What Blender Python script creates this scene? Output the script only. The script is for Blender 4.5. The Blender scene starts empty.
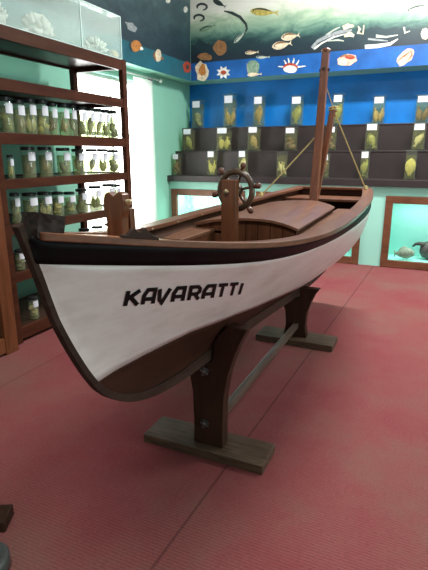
import bpy, bmesh, math, random
from mathutils import Vector, Matrix
random.seed(7)
R = math.radians
SC = bpy.context.scene
COL = SC.collection

# ---------------------------------------------------------------- camera
F = 478.0; H = 1.5
PITCH = math.atan(131 / F); YAW = R(24.5)
_h = Vector((-math.sin(YAW), math.cos(YAW), 0))
FW = (_h * math.cos(PITCH) - Vector((0, 0, 1)) * math.sin(PITCH)).normalized()
RT = FW.cross(Vector((0, 0, 1))).normalized()
UP = RT.cross(FW)
CP = Vector((0, 0, H))
cam = bpy.data.cameras.new('camera'); cam.sensor_fit = 'HORIZONTAL'; cam.sensor_width = 36
cam.lens = 36 * F / 428; cam.clip_start = .02
co = bpy.data.objects.new('camera', cam); COL.objects.link(co)
co.matrix_world = Matrix(((RT.x, UP.x, -FW.x, CP.x), (RT.y, UP.y, -FW.y, CP.y), (RT.z, UP.z, -FW.z, CP.z), (0, 0, 0, 1)))
SC.camera = co
def ray(x, y): return FW + RT * ((x - 214) / F) - UP * ((y - 285) / F)
def atY(x, y, Y): d = ray(x, y); return CP + d * (Y / d.y)      # where a sight line meets the plane Y = const
def atX(x, y, X): d = ray(x, y); return CP + d * (X / d.x)
def atZ(x, y, z=0): d = ray(x, y); return CP + d * ((z - H) / d.z)

# ---------------------------------------------------------------- materials
def newmat(n):
    m = bpy.data.materials.new(n); m.use_nodes = True
    nt = m.node_tree; return m, nt, nt.nodes['Principled BSDF']
def coords(nt, scale=(1, 1, 1), rot=(0, 0, 0)):
    tc = nt.nodes.new('ShaderNodeTexCoord'); mp = nt.nodes.new('ShaderNodeMapping')
    mp.inputs['Scale'].default_value = scale; mp.inputs['Rotation'].default_value = rot
    nt.links.new(tc.outputs['Object'], mp.inputs['Vector']); return mp.outputs['Vector']
def ramp(nt, fac, stops):
    r = nt.nodes.new('ShaderNodeValToRGB'); e = r.color_ramp.elements
    while len(e) < len(stops): e.new(.5)
    for i, (p, c) in enumerate(stops):
        e[i].position = p; e[i].color = (*c, 1)
    nt.links.new(fac, r.inputs['Fac']); return r.outputs['Color']
def noise(nt, vec, scale, detail=4, rough=.55, dist=0):
    n = nt.nodes.new('ShaderNodeTexNoise'); n.inputs['Scale'].default_value = scale
    n.inputs['Detail'].default_value = detail; n.inputs['Roughness'].default_value = rough; n.inputs['Distortion'].default_value = dist
    nt.links.new(vec, n.inputs['Vector']); return n.outputs['Fac']
def bump(nt, fac, bs, st, dist=.002):
    b = nt.nodes.new('ShaderNodeBump'); b.inputs['Strength'].default_value = st; b.inputs['Distance'].default_value = dist
    nt.links.new(fac, b.inputs['Height']); nt.links.new(b.outputs['Normal'], bs.inputs['Normal'])
def plain(n, c, rough=.5, metal=0, vary=.12, sc=6, coat=0, spec=.4):
    m, nt, bs = newmat(n); v = coords(nt)
    f = noise(nt, v, sc)
    col = ramp(nt, f, [(.3, [x * (1 - vary) for x in c]), (.7, [min(1, x * (1 + vary)) for x in c])])
    nt.links.new(col, bs.inputs['Base Color'])
    bs.inputs['Roughness'].default_value = rough; bs.inputs['Metallic'].default_value = metal; bs.inputs['Coat Weight'].default_value = coat; bs.inputs['Specular IOR Level'].default_value = spec
    return m
def wood(n, a, b, scale=(30, 2, 30), rough=.35, coat=.2, sc=1.5, planks=None, spec=.25):
    m, nt, bs = newmat(n); v = coords(nt, scale)
    f = noise(nt, v, sc, 6, .6, .6); col = ramp(nt, f, [(.28, a), (.72, b)])
    if planks:   # (axis, width): dark seams between boards
        ax, w = planks
        tc = nt.nodes.new('ShaderNodeTexCoord'); sp = nt.nodes.new('ShaderNodeSeparateXYZ'); nt.links.new(tc.outputs['Object'], sp.inputs[0])
        mu = nt.nodes.new('ShaderNodeMath'); mu.operation = 'MULTIPLY'; mu.inputs[1].default_value = 1 / w; nt.links.new(sp.outputs[ax], mu.inputs[0])
        fr = nt.nodes.new('ShaderNodeMath'); fr.operation = 'FRACT'; nt.links.new(mu.outputs[0], fr.inputs[0])
        lt = nt.nodes.new('ShaderNodeMath'); lt.operation = 'LESS_THAN'; lt.inputs[1].default_value = .07; nt.links.new(fr.outputs[0], lt.inputs[0])
        mx = nt.nodes.new('ShaderNodeMixRGB'); nt.links.new(lt.outputs[0], mx.inputs['Fac']); nt.links.new(col, mx.inputs['Color1'])
        mx.inputs['Color2'].default_value = (*[x * .35 for x in a], 1); col = mx.outputs['Color']
    nt.links.new(col, bs.inputs['Base Color']); bs.inputs['Roughness'].default_value = rough; bs.inputs['Coat Weight'].default_value = coat
    bs.inputs['Coat Roughness'].default_value = .15; bs.inputs['Specular IOR Level'].default_value = spec
    bump(nt, f, bs, .25, .001); return m
def emit(n, c, s):
    m, nt, bs = newmat(n); bs.inputs['Emission Color'].default_value = (*c, 1); bs.inputs['Emission Strength'].default_value = s
    bs.inputs['Base Color'].default_value = (*c, 1); return m
def glass(n, tint, gloss=.1, rough=.03, milk=0, mcol=(.8, .95, .92), ior=1.45):
    m, nt, bs = newmat(n); nt.nodes.remove(bs); out = nt.nodes['Material Output']
    t = nt.nodes.new('ShaderNodeBsdfTransparent'); t.inputs['Color'].default_value = (*tint, 1)
    g = nt.nodes.new('ShaderNodeBsdfGlossy'); g.inputs['Roughness'].default_value = rough
    fr = nt.nodes.new('ShaderNodeFresnel'); fr.inputs['IOR'].default_value = ior
    ge = nt.nodes.new('ShaderNodeNewGeometry'); fb_ = nt.nodes.new('ShaderNodeMath'); fb_.operation = 'SUBTRACT'; fb_.inputs[0].default_value = 1; nt.links.new(ge.outputs['Backfacing'], fb_.inputs[1])
    a0 = nt.nodes.new('ShaderNodeMath'); a0.operation = 'ADD'; a0.inputs[1].default_value = gloss * .3; nt.links.new(fr.outputs[0], a0.inputs[0])
    ad = nt.nodes.new('ShaderNodeMath'); ad.operation = 'MULTIPLY'; nt.links.new(a0.outputs[0], ad.inputs[0]); nt.links.new(fb_.outputs[0], ad.inputs[1])
    mx = nt.nodes.new('ShaderNodeMixShader'); nt.links.new(ad.outputs[0], mx.inputs[0]); nt.links.new(t.outputs[0], mx.inputs[1]); nt.links.new(g.outputs[0], mx.inputs[2])
    res = mx.outputs[0]
    if milk:   # dust and haze on the pane
        df = nt.nodes.new('ShaderNodeBsdfDiffuse'); df.inputs['Color'].default_value = (*mcol, 1)
        m2 = nt.nodes.new('ShaderNodeMixShader'); m2.inputs[0].default_value = milk; nt.links.new(res, m2.inputs[1]); nt.links.new(df.outputs[0], m2.inputs[2]); res = m2.outputs[0]
    nt.links.new(res, out.inputs['Surface']); return m

M = {}
M['mint'] = plain('mint wall paint', (.27, .60, .47), .5, vary=.05, sc=2)
M['mintlow'] = plain('pale mint counter paint', (.33, .68, .58), .45, vary=.04, sc=2)
M['white'] = plain('white paint', (.8, .82, .78), .5, vary=.03)
M['blue'] = plain('bright blue wall paint', (.003, .165, .55), .4, vary=.18, sc=3)
M['step'] = plain('dark brown laminate', (.034, .026, .027), .38, vary=.15, sc=4, spec=.3)
M['cabwood'] = wood('reddish brown cabinet wood', (.040, .013, .008), (.082, .028, .015), (12, 2, 12), .4, .05, spec=.08)
M['cabwood2'] = wood('orange brown cabinet wood', (.10, .033, .013), (.18, .064, .027), (12, 12, 2), .4, .05)
M['framewood'] = wood('brown frame wood', (.10, .036, .018), (.19, .075, .04), (3, 12, 12), .4, .1)
M['shelfdark'] = wood('dark shelf wood', (.03, .013, .009), (.06, .025, .015), (12, 2, 12), .4, .1)
M['black'] = plain('black lid plastic', (.012, .013, .014), .35)
M['label'] = plain('white paper label', (.70, .72, .80), .7, vary=.04)
M['jarglass'] = glass('jar glass', (.94, .975, .955), .05, milk=.06, mcol=(.75, .85, .78))
M['stepglass'] = glass('tall jar glass', (.90, .94, .88), .0, rough=.3, milk=.03, mcol=(.75, .8, .7), ior=1.12)
M['liquid'] = glass('pale preserving liquid', (.90, .90, .76), .0, rough=.4, milk=.09, mcol=(.46, .42, .22), ior=1.05)
M['turbid'] = glass('cloudy preserving liquid', (.80, .83, .64), .0, rough=.4, milk=.26, mcol=(.38, .37, .19), ior=1.05)
M['tankglass'] = glass('display tank glass', (.95, .99, .98), .12, milk=.17)
M['clearglass'] = glass('aquarium glass', (.9, .97, .96), .04)
M['spec_green'] = plain('yellow green specimen', (.33, .32, .11), .5, vary=.45, sc=30)
M['spec_tan'] = plain('tan specimen', (.42, .28, .12), .5, vary=.4, sc=30)
M['spec_pale'] = plain('pale specimen', (.62, .54, .33), .5, vary=.3, sc=30)
M['spec_brown'] = plain('brown specimen', (.17, .10, .055), .5, vary=.4, sc=30)
M['spec_yellow'] = plain('yellow specimen', (.56, .48, .17), .5, vary=.25, sc=30)
M['spec_grey'] = plain('grey specimen', (.30, .31, .24), .5, vary=.35, sc=30)
M['coral'] = plain('white coral', (.85, .82, .76), .8, vary=.12, sc=40)
M['hullbottom'] = wood('dark red brown hull bottom', (.028, .012, .008), (.052, .022, .014), (3, 1, 6), .5, .0, spec=.08)
M['band'] = plain('black paint', (.006, .005, .006), .5, vary=.3, sc=8, spec=.08)
M['keel'] = wood('dark brown keel wood', (.026, .015, .012), (.06, .037, .029), (14, 2, 14), .5, .0, spec=.08)
M['cap'] = wood('varnished brown cap rail wood', (.105, .040, .021), (.20, .080, .044), (24, 2, 24), .34, .15)
M['deck'] = wood('light orange brown deck wood', (.26, .11, .055), (.42, .20, .11), (30, 2, 30), .35, .3, planks=(0, .09))
M['hatch'] = wood('glossy brown hatch wood', (.13, .052, .03), (.21, .095, .056), (14, 2, 14), .34, .22)
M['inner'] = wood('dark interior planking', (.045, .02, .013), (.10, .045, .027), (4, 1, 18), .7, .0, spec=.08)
M['planks'] = wood('vertical brown planking', (.07, .026, .013), (.135, .055, .028), (14, 14, 2), .45, .05, planks=(0, .075), spec=.08)
M['side'] = wood('worn side deck wood', (.12, .055, .032), (.21, .10, .06), (24, 2, 24), .4, .2)
M['post'] = wood('orange brown post wood', (.085, .028, .012), (.165, .06, .027), (26, 26, 2), .33, .35)
M['mast'] = wood('varnished mast wood', (.15, .05, .025), (.27, .10, .055), (30, 30, 1.5), .3, .4)
M['wheel'] = wood('dark bronze brown wheel wood', (.045, .026, .017), (.11, .065, .04), (20, 20, 20), .3, .4)
M['handle'] = wood('dark red wheel handle wood', (.07, .025, .016), (.13, .05, .03), (20, 20, 20), .3, .4)
M['brass'] = plain('worn brass', (.42, .33, .2), .35, .8)
M['steel'] = plain('dark bolt steel', (.16, .17, .17), .35, .8)
M['greymetal'] = plain('grey metal', (.075, .08, .08), .4, .3)
M['rope'] = plain('yellow rope', (.52, .42, .18), .8, vary=.3, sc=80)
M['wrap'] = plain('dark wrinkled plastic', (.018, .009, .008), .4, vary=.5, sc=30, spec=.15)
M['baseboard'] = wood('weathered grey brown board', (.042, .026, .018), (.13, .086, .060), (3, 22, 22), .42, .15, sc=2, spec=.08)
M['upright'] = wood('dark red brown stand wood', (.026, .013, .009), (.055, .027, .018), (12, 12, 2), .42, .1, spec=.08)
M['stretch'] = wood('grey brown stretcher wood', (.06, .04, .032), (.14, .10, .08), (22, 2, 22), .4, .2)
M['letter'] = plain('black letter paint', (.006, .006, .007), .5, spec=.12)
M['glow'] = emit('daylight behind the window', (1, 1, .98), 7.0)
M['tankback'] = plain('cyan tank backdrop', (.40, .80, .72), .6, vary=.06, sc=2)
M['water'] = M['clearglass']
M['stone'] = plain('dark grey brown rock', (.075, .07, .065), .6, vary=.3, sc=10)
def m_white_hull():
    m, nt, bs = newmat('aged white hull paint'); v = coords(nt, (1, 1, 3)); f = noise(nt, v, 3, 8, .65)
    c = ramp(nt, f, [(.3, (.57, .51, .50)), (.5, (.68, .63, .63)), (.75, (.74, .70, .71))])
    v2 = coords(nt, (60, .8, 60)); f2 = noise(nt, v2, 1, 4); mx = nt.nodes.new('ShaderNodeMixRGB'); mx.blend_type = 'MULTIPLY'; mx.inputs[0].default_value = .5
    c2 = ramp(nt, f2, [(.3, (.90, .87, .84)), (.6, (1, 1, 1))]); nt.links.new(c, mx.inputs[1]); nt.links.new(c2, mx.inputs[2])
    nt.links.new(mx.outputs[0], bs.inputs['Base Color']); bs.inputs['Roughness'].default_value = .38; bump(nt, f, bs, .15, .002); return m
M['hull'] = m_white_hull()
def m_carpet():
    m, nt, bs = newmat('red woven carpet')
    tc = nt.nodes.new('ShaderNodeTexCoord'); o = tc.outputs['Object']
    sp = nt.nodes.new('ShaderNodeSeparateXYZ'); nt.links.new(o, sp.inputs[0])
    def math_(op, a, b=None):
        n = nt.nodes.new('ShaderNodeMath'); n.operation = op
        for i, s in enumerate((a, b)):
            if s is None: continue
            if isinstance(s, (int, float)): n.inputs[i].default_value = s
            else: nt.links.new(s, n.inputs[i])
        return n.outputs[0]
    big = noise(nt, o, .8, 7, .68); base = ramp(nt, big, [(.34, (.200, .040, .048)), (.5, (.205, .060, .060)), (.66, (.185, .088, .074))])
    fine = noise(nt, coords(nt, (60, 130, 1)), 1, 3)
    # ribs across the weave (along X), one every 14 mm, broken up by a finer thread step along X
    rib = math_('SINE', math_('MULTIPLY', math_('ADD', sp.outputs[1], math_('MULTIPLY', fine, .006)), 2 * math.pi / .015))
    thr = math_('SINE', math_('MULTIPLY', sp.outputs[0], 2 * math.pi / .012))
    wv = math_('ADD', math_('MULTIPLY', rib, .5), math_('MULTIPLY', math_('MULTIPLY', rib, thr), .3))
    k = math_('ADD', math_('MULTIPLY', wv, .22), math_('ADD', math_('MULTIPLY', fine, .62), .66))
    # seams between the carpet strips
    d = math_('ABSOLUTE', math_('ADD', math_('ADD', sp.outputs[0], .845), math_('MULTIPLY', sp.outputs[1], -.026))); s1 = math_('LESS_THAN', d, .006)
    d2 = math_('ABSOLUTE', math_('SUBTRACT', math_('ADD', sp.outputs[0], 0), -2.5)); s2 = math_('LESS_THAN', d2, .004)
    seam = math_('SUBTRACT', 1, math_('MULTIPLY', math_('ADD', s1, s2), .38))
    k = math_('MULTIPLY', k, seam)
    mx = nt.nodes.new('ShaderNodeVectorMath'); mx.operation = 'SCALE'; nt.links.new(base, mx.inputs[0]); nt.links.new(k, mx.inputs['Scale'])
    nt.links.new(mx.outputs[0], bs.inputs['Base Color']); bs.inputs['Roughness'].default_value = .9; bs.inputs['Specular IOR Level'].default_value = .15
    bump(nt, wv, bs, .5, .002); return m
M['carpet'] = m_carpet()
def m_sea(n, stops, axis='Z', z0=2.85, z1=3.9, tilt=0.0, nz=.5, scale=(1, 1, 2)):
    m, nt, bs = newmat(n)
    tc = nt.nodes.new('ShaderNodeTexCoord'); sp = nt.nodes.new('ShaderNodeSeparateXYZ'); nt.links.new(tc.outputs['Object'], sp.inputs[0])
    f = noise(nt, coords(nt, scale), 2.2, 8, .68, .8)
    a = nt.nodes.new('ShaderNodeMath'); a.operation = 'MULTIPLY_ADD'; a.inputs[1].default_value = 1 / (z1 - z0); a.inputs[2].default_value = -z0 / (z1 - z0); nt.links.new(sp.outputs[2], a.inputs[0])
    t = nt.nodes.new('ShaderNodeMath'); t.operation = 'MULTIPLY_ADD'; t.inputs[1].default_value = tilt; nt.links.new(sp.outputs[0], t.inputs[0]); nt.links.new(a.outputs[0], t.inputs[2])
    b = nt.nodes.new('ShaderNodeMath'); b.operation = 'MULTIPLY_ADD'; b.inputs[1].default_value = nz; nt.links.new(f, b.inputs[0]); nt.links.new(t.outputs[0], b.inputs[2])
    c = ramp(nt, b.outputs[0], stops); nt.links.new(c, bs.inputs['Base Color']); bs.inputs['Roughness'].default_value = .45
    return m
M['sea'] = m_sea('painted sea on the back band', [(.2, (.010, .022, .035)), (.44, (.016, .045, .055)), (.53, (.06, .15, .13)), (.63, (.20, .36, .27)), (.76, (.42, .58, .42)), (.9, (.80, .88, .74)), (1, (.95, .97, .9))], z0=-.34, z1=.50, tilt=.03, nz=.5, scale=(.9, 1, 2.4))
M['deepsea'] = m_sea('painted dark sea on the side band', [(.3, (.008, .018, .035)), (.6, (.016, .04, .06)), (.85, (.04, .09, .11)), (1, (.09, .15, .17))], z0=-.6, z1=1.4, nz=.8, scale=(2, 1.5, 2.4))
M['bandblue'] = plain('blue painted band', (.010, .10, .36), .45, vary=.3, sc=3)
M['bandteal'] = plain('teal painted band', (.016, .12, .17), .45, vary=.3, sc=3)
for n, c in dict(p_silver=(.52, .58, .50), p_dark=(.04, .06, .06), p_yellow=(.55, .46, .12), p_orange=(.50, .20, .05), p_white=(.80, .80, .74), p_pink=(.68, .42, .34),
                 p_red=(.42, .06, .03), p_cream=(.72, .62, .45), p_brown=(.28, .14, .06), p_green=(.20, .34, .22), p_grey=(.30, .33, .35)).items():
    M[n] = plain('painted ' + n[2:], c, .5, vary=.3, sc=25)

# ---------------------------------------------------------------- mesh helpers
def tag(o, label=None, cat=None, group=None, kind=None):
    if label: o['label'] = label
    if cat: o['category'] = cat
    if group: o['group'] = group
    if kind: o['kind'] = kind
    return o
def empty(name, loc, label, cat, group=None):
    o = bpy.data.objects.new(name, None); COL.objects.link(o); o.location = loc; o.empty_display_size = .05
    return tag(o, label, cat, group)
def link(name, bm, mat, parent=None, smooth=False, bevel=0, wn=True):
    """geometry is given in world coordinates; the object's origin goes to its parent's origin"""
    bmesh.ops.recalc_face_normals(bm, faces=bm.faces)
    me = bpy.data.meshes.new(name); bm.to_mesh(me); bm.free()
    o = bpy.data.objects.new(name, me); COL.objects.link(o); me.materials.append(mat)
    if parent:
        o.parent = parent
        w = Vector((0, 0, 0)); p = parent
        while p: w = w + p.location; p = p.parent
        me.transform(Matrix.Translation(-w))
    if smooth:
        for f in me.polygons: f.use_smooth = True
    if bevel:
        b = o.modifiers.new('bevel', 'BEVEL'); b.width = bevel; b.segments = 2; b.limit_method = 'ANGLE'; b.angle_limit = R(40)
    return o
def bx(bm, x0, x1, y0, y1, z0, z1, rot=None):
    r = bmesh.ops.create_cube(bm, size=1); c = Vector(((x0 + x1) / 2, (y0 + y1) / 2, (z0 + z1) / 2))
    S = Matrix.Diagonal((abs(x1 - x0), abs(y1 - y0), abs(z1 - z0), 1)); T = Matrix.Translation(c)
    bmesh.ops.transform(bm, matrix=T @ (rot.to_4x4() if rot else Matrix.Identity(4)) @ S, verts=r['verts']); return r['verts']
def BX(*a, rot=None):
    bm = bmesh.new(); bx(bm, *a, rot=rot); return bm
def tube(bm, pts, rad, seg=10, cap=True, closed=False):
    pts = [Vector(p) for p in pts]; n = len(pts); rings = []
    rr = rad if isinstance(rad, (list, tuple)) else [rad] * n
    t0 = (pts[1] - pts[0]).normalized(); a = t0.orthogonal().normalized()
    for i, p in enumerate(pts):
        if closed: t = (pts[(i + 1) % n] - pts[i - 1]).normalized()
        else: t = ((pts[min(i + 1, n - 1)] - pts[max(i - 1, 0)])).normalized()
        a = (a - t * a.dot(t)).normalized(); b = t.cross(a)
        rings.append([bm.verts.new(p + (a * math.cos(2 * math.pi * k / seg) + b * math.sin(2 * math.pi * k / seg)) * rr[i]) for k in range(seg)])
    for i in range(n if closed else n - 1):
        r0, r1 = rings[i], rings[(i + 1) % n]
        for k in range(seg): bm.faces.new((r0[k], r0[(k + 1) % seg], r1[(k + 1) % seg], r1[k]))
    if cap and not closed: bm.faces.new(rings[0][::-1]); bm.faces.new(rings[-1])
def TUBE(*a, **k):
    bm = bmesh.new(); tube(bm, *a, **k); return bm
def lathe(bm, prof, o, ax=Vector((0, 0, 1)), seg=16):
    """prof: [(radius, height)], along ax from o"""
    ax = Vector(ax).normalized(); a = ax.orthogonal().normalized(); b = ax.cross(a); o = Vector(o); rings = []
    for r, h in prof: rings.append([bm.verts.new(o + ax * h + (a * math.cos(2 * math.pi * (k + .5) / seg) + b * math.sin(2 * math.pi * (k + .5) / seg)) * max(r, 1e-4)) for k in range(seg)])
    for r0, r1 in zip(rings, rings[1:]):
        for k in range(seg): bm.faces.new((r0[k], r0[(k + 1) % seg], r1[(k + 1) % seg], r1[k]))
    bm.faces.new(rings[0][::-1]); bm.faces.new(rings[-1])
def LATHE(*a, **k):
    bm = bmesh.new(); lathe(bm, *a, **k); return bm
def prism(bm, poly, off):
    """poly: 3D points in a plane, extruded by the vector off"""
    v = [bm.verts.new(p) for p in poly]; w = [bm.verts.new(Vector(p) + Vector(off)) for p in poly]; n = len(v)
    bm.faces.new(v); bm.faces.new(w[::-1])
    for i in range(n): bm.faces.new((v[i], w[i], w[(i + 1) % n], v[(i + 1) % n]))
def PRISM(*a):
    bm = bmesh.new(); prism(bm, *a); return bm
def grid(bm, rows, closed=False):
    V = [[bm.verts.new(p) for p in r] for r in rows]
    for r0, r1 in zip(V, V[1:]):
        n = len(r0)
        for k in range(n if closed else n - 1): bm.faces.new((r0[k], r0[(k + 1) % n], r1[(k + 1) % n], r1[k]))
    return V
def lerp(a, b, t): return a + (b - a) * t
def pl(knots, x):
    if x <= knots[0][0]: return knots[0][1]
    for (x0, y0), (x1, y1) in zip(knots, knots[1:]):
        if x <= x1: return lerp(y0, y1, (x - x0) / (x1 - x0))
    return knots[-1][1]
def spline(xs, ys):
    n = len(xs); h = [xs[i + 1] - xs[i] for i in range(n - 1)]
    a = [0] * n; b = [1] * n; c = [0] * n; d = [0] * n
    for i in range(1, n - 1):
        a[i] = h[i - 1]; b[i] = 2 * (h[i - 1] + h[i]); c[i] = h[i]; d[i] = 6 * ((ys[i + 1] - ys[i]) / h[i] - (ys[i] - ys[i - 1]) / h[i - 1])
    for i in range(1, n):
        w = a[i] / b[i - 1]; b[i] -= w * c[i - 1]; d[i] -= w * d[i - 1]
    m = [0] * n; m[-1] = d[-1] / b[-1]
    for i in range(n - 2, -1, -1): m[i] = (d[i] - c[i] * m[i + 1]) / b[i]
    def f(t):
        i = 0
        while i < n - 2 and t > xs[i + 1]: i += 1
        D = t - xs[i]; E = xs[i + 1] - t; k = h[i]
        return m[i] * E ** 3 / 6 / k + m[i + 1] * D ** 3 / 6 / k + (ys[i] / k - m[i] * k / 6) * E + (ys[i + 1] / k - m[i + 1] * k / 6) * D
    return f
def struct(name, bm, mat, **k): o = link(name, bm, mat, **k); o['kind'] = 'structure'; return o

# ---------------------------------------------------------------- room
LX = -3.9; BY = 7.58; FY = 6.83; CZ = 4.3; RX = 3.6
struct('floor', BX(-4.1, RX, -3.5, BY + .1, -.1, 0), M['carpet'])
struct('wall_back', BX(-4.1, RX, BY, BY + .12, -.1, CZ), M['blue'])
WY0, WY1, WZ0, WZ1 = 4.72, 6.22, .42, 2.46
bm = bmesh.new()
bx(bm, LX - .15, LX, -3.5, WY0, 0, CZ); bx(bm, LX - .15, LX, WY1, BY, 0, CZ)
bx(bm, LX - .15, LX, WY0, WY1, 0, WZ0); bx(bm, LX - .15, LX, WY0, WY1, WZ1, CZ)
struct('wall_left', bm, M['mint'])
struct('wall_right', BX(RX, RX + .12, -3.5, BY, 0, CZ), M['mint'])
struct('ceiling', BX(-4.1, RX, -3.5, BY + .1, CZ, CZ + .1), M['white'])
w = struct('window_1', BX(LX - .14, LX - .12, WY0, WY1, WZ0, WZ1), M['glow'])
bm = bmesh.new(); yy = (WY0 + WY1) / 2
for y in (WY0 + .02, yy, WY1 - .02): bx(bm, LX - .12, LX - .07, y - .025, y + .025, WZ0, WZ1)
for z in (WZ0 + .02, 1.75, WZ1 - .02): bx(bm, LX - .119, LX - .071, WY0, WY1, z - .02, z + .02)
link('window_frame', bm, M['white'], w)
# boxed beams that carry the paintings
BMY = 7.15; BMX = -3.66; SZ = 2.595
struct('trim_1', BX(BMX, RX, BMY, BY, SZ, CZ), M['mint'])
struct('trim_2', BX(LX, BMX, -3.5, BY, SZ, CZ), M['mint'])

# ---------------------------------------------------------------- painted bands
def paint(name, parent, mat, px, plane, lift=.004, th=.003):
    """a painted figure: outline on the beam's face, a thin coat proud of it"""
    if plane == 'b': pts = [atY(x, y, BMY - lift) for x, y in px]; off = Vector((0, -th, 0))
    else: pts = [atX(x, y, BMX + lift) for x, y in px]; off = Vector((th, 0, 0))
    return link(name, PRISM(pts, off), mat, parent)
ZB = 2.845   # top of the lower coloured band
mb = empty('painted_sea_mural', (0, BMY - .002, 3.2), 'long painted sea mural of fish with a blue band of shells, above the blue wall', 'mural')
link('sea_panel', BX(BMX + .012, RX - .02, BMY - .004, BMY - .0005, ZB, CZ - .02), M['sea'], mb)
link('shell_band', BX(BMX + .012, RX - .02, BMY - .004, BMY - .0005, SZ, ZB), M['bandblue'], mb)
ml = empty('painted_side_mural', (BMX + .002, 5, 3.2), 'dark painted sea mural with teal band, above the window wall', 'mural')
link('sea_panel', BX(BMX + .0005, BMX + .004, -3.4, BMY - .005, ZB, CZ - .02), M['deepsea'], ml)
link('reef_band', BX(BMX + .0005, BMX + .004, -3.4, BMY - .005, SZ, ZB), M['bandteal'], ml)
def fishpx(x0, y0, x1, y1, h, n=10, tail=1.0):
    """outline of a fish from nose to tail tip, in sight-line coordinates"""
    dx, dy = x1 - x0, y1 - y0; L = math.hypot(dx, dy); ux, uy = dx / L, dy / L; nx, ny = -uy, ux
    prof = [(0, 0), (.08, .55), (.22, .9), (.38, 1), (.55, .85), (.7, .5), (.82, .16), (.87, .16), (1, .75 * tail), (.94, 0)]
    top = [(x0 + ux * L * a + nx * h / 2 * b, y0 + uy * L * a + ny * h / 2 * b) for a, b in prof]
    bot = [(x0 + ux * L * a - nx * h / 2 * b, y0 + uy * L * a - ny * h / 2 * b) for a, b in prof[1:-1][::-1]]
    return top + bot
def arcpx(pts, w):
    out = []; n = len(pts); L = []; Rr = []
    for i, (x, y) in enumerate(pts):
        a = pts[max(i - 1, 0)]; b = pts[min(i + 1, n - 1)]; dx, dy = b[0] - a[0], b[1] - a[1]; l = math.hypot(dx, dy) or 1
        ww = w[i] if isinstance(w, list) else w
        L.append((x - dy / l * ww / 2, y + dx / l * ww / 2)); Rr.append((x + dy / l * ww / 2, y - dx / l * ww / 2))
    return L + Rr[::-1]
def blob(cx, cy, rx, ry, n=14, jag=.0, rot=0, seed=1):
    rn = random.Random(seed); out = []
    for k in range(n):
        t = 2 * math.pi * k / n; j = 1 + (rn.random() - .5) * 2 * jag if jag < .3 else (1 if k % 2 else 1 - jag)
        x, y = rx * math.cos(t) * j, ry * math.sin(t) * j; c, s = math.cos(rot), math.sin(rot); out.append((cx + x * c - y * s, cy + x * s + y * c))
    return out
for a in [((199, 31, 216, 25, 5), 'p_green'), ((213, 0, 226, 7, 5), 'p_dark'), ((250, 11, 279, 13, 8), 'p_yellow'), ((234, 43, 246, 31, 3.5), 'p_silver'),
          ((245, 53, 259, 52, 4), 'p_cream'), ((256, 57, 270, 57, 3.5), 'p_silver'), ((272, 47, 292, 43, 8), 'p_cream'), ((281, 38, 300, 35, 8), 'p_cream'),
          ((405, 12, 432, 4, 6), 'p_silver')]:
    o = paint('painted_fish', mb, M[a[1]], fishpx(*a[0]), 'b')
    (x0, y0, x1, y1, h) = a[0]
    paint('fish_back', mb, M['p_brown' if a[1] == 'p_cream' else 'p_dark'], arcpx([(lerp(x0, x1, t), lerp(y0, y1, t) - h * k) for t, k in ((.1, .2), (.3, .36), (.5, .34), (.72, .16))], [.5, h * .2, h * .2, .5]), 'b', .008)
    paint('fish_eye', mb, M['p_dark'], blob(lerp(x0, x1, .12), lerp(y0, y1, .12) - h * .05, .7, .7, 8), 'b', .009)
# long swordfish with dark curved back
paint('painted_fish', mb, M['p_dark'], arcpx([(224, 11), (232, 13), (240, 17), (246, 24), (247, 29), (244, 34)], [1, 3, 3, 2.5, 2, 1]), 'b')
for cx, cy in ((202, 7), (199, 18)):   # ring shaped dark eels
    paint('painted_eel', mb, M['p_dark'], arcpx([(cx + 5 * math.cos(t), cy + 3.2 * math.sin(t)) for t in [k * .62 - 3.6 for k in range(9)]], [1, 2, 2.2, 2.2, 2.2, 2.2, 2, 1.6, 1]), 'b')
# lobster with two tails and claws, upper right
for pts, wd, mt in [([(312, 48), (318, 41), (328, 36), (340, 32), (352, 30)], [3, 3, 3.5, 3.5, 2], 'p_grey'), ([(314, 49), (322, 43), (334, 37), (345, 34)], [2, 1.5, 1.5, 1], 'p_white'),
                    ([(326, 35), (334, 30), (340, 27)], [1, 1.8, 1], 'p_silver'), ([(328, 41), (338, 40), (344, 41)], [1, 1.8, 1], 'p_silver'),
                    ([(343, 28), (348, 26), (354, 26)], [4, 5, 2], 'p_cream'), ([(344, 36), (350, 34), (354, 36)], [3, 5, 3], 'p_cream'), ([(358, 26), (360, 29), (358, 33), (363, 34), (364, 25)], [1, 2.5, 3, 1.5, 1], 'p_cream'),
                    ([(365, 47), (378, 46), (390, 44), (398, 39)], [4, 4, 3, 1], 'p_white'), ([(376, 36), (386, 37), (398, 35)], [3, 2, 1], 'p_silver'), ([(368, 39), (378, 40), (388, 41)], [2, 2, 1], 'p_grey'),
                    ([(404, 27), (405, 33), (410, 31)], [2, 2, 1], 'p_silver')]:
    paint('painted_lobster' if mt != 'p_white' else 'painted_squid', mb, M[mt], arcpx(pts, wd), 'b')
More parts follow.
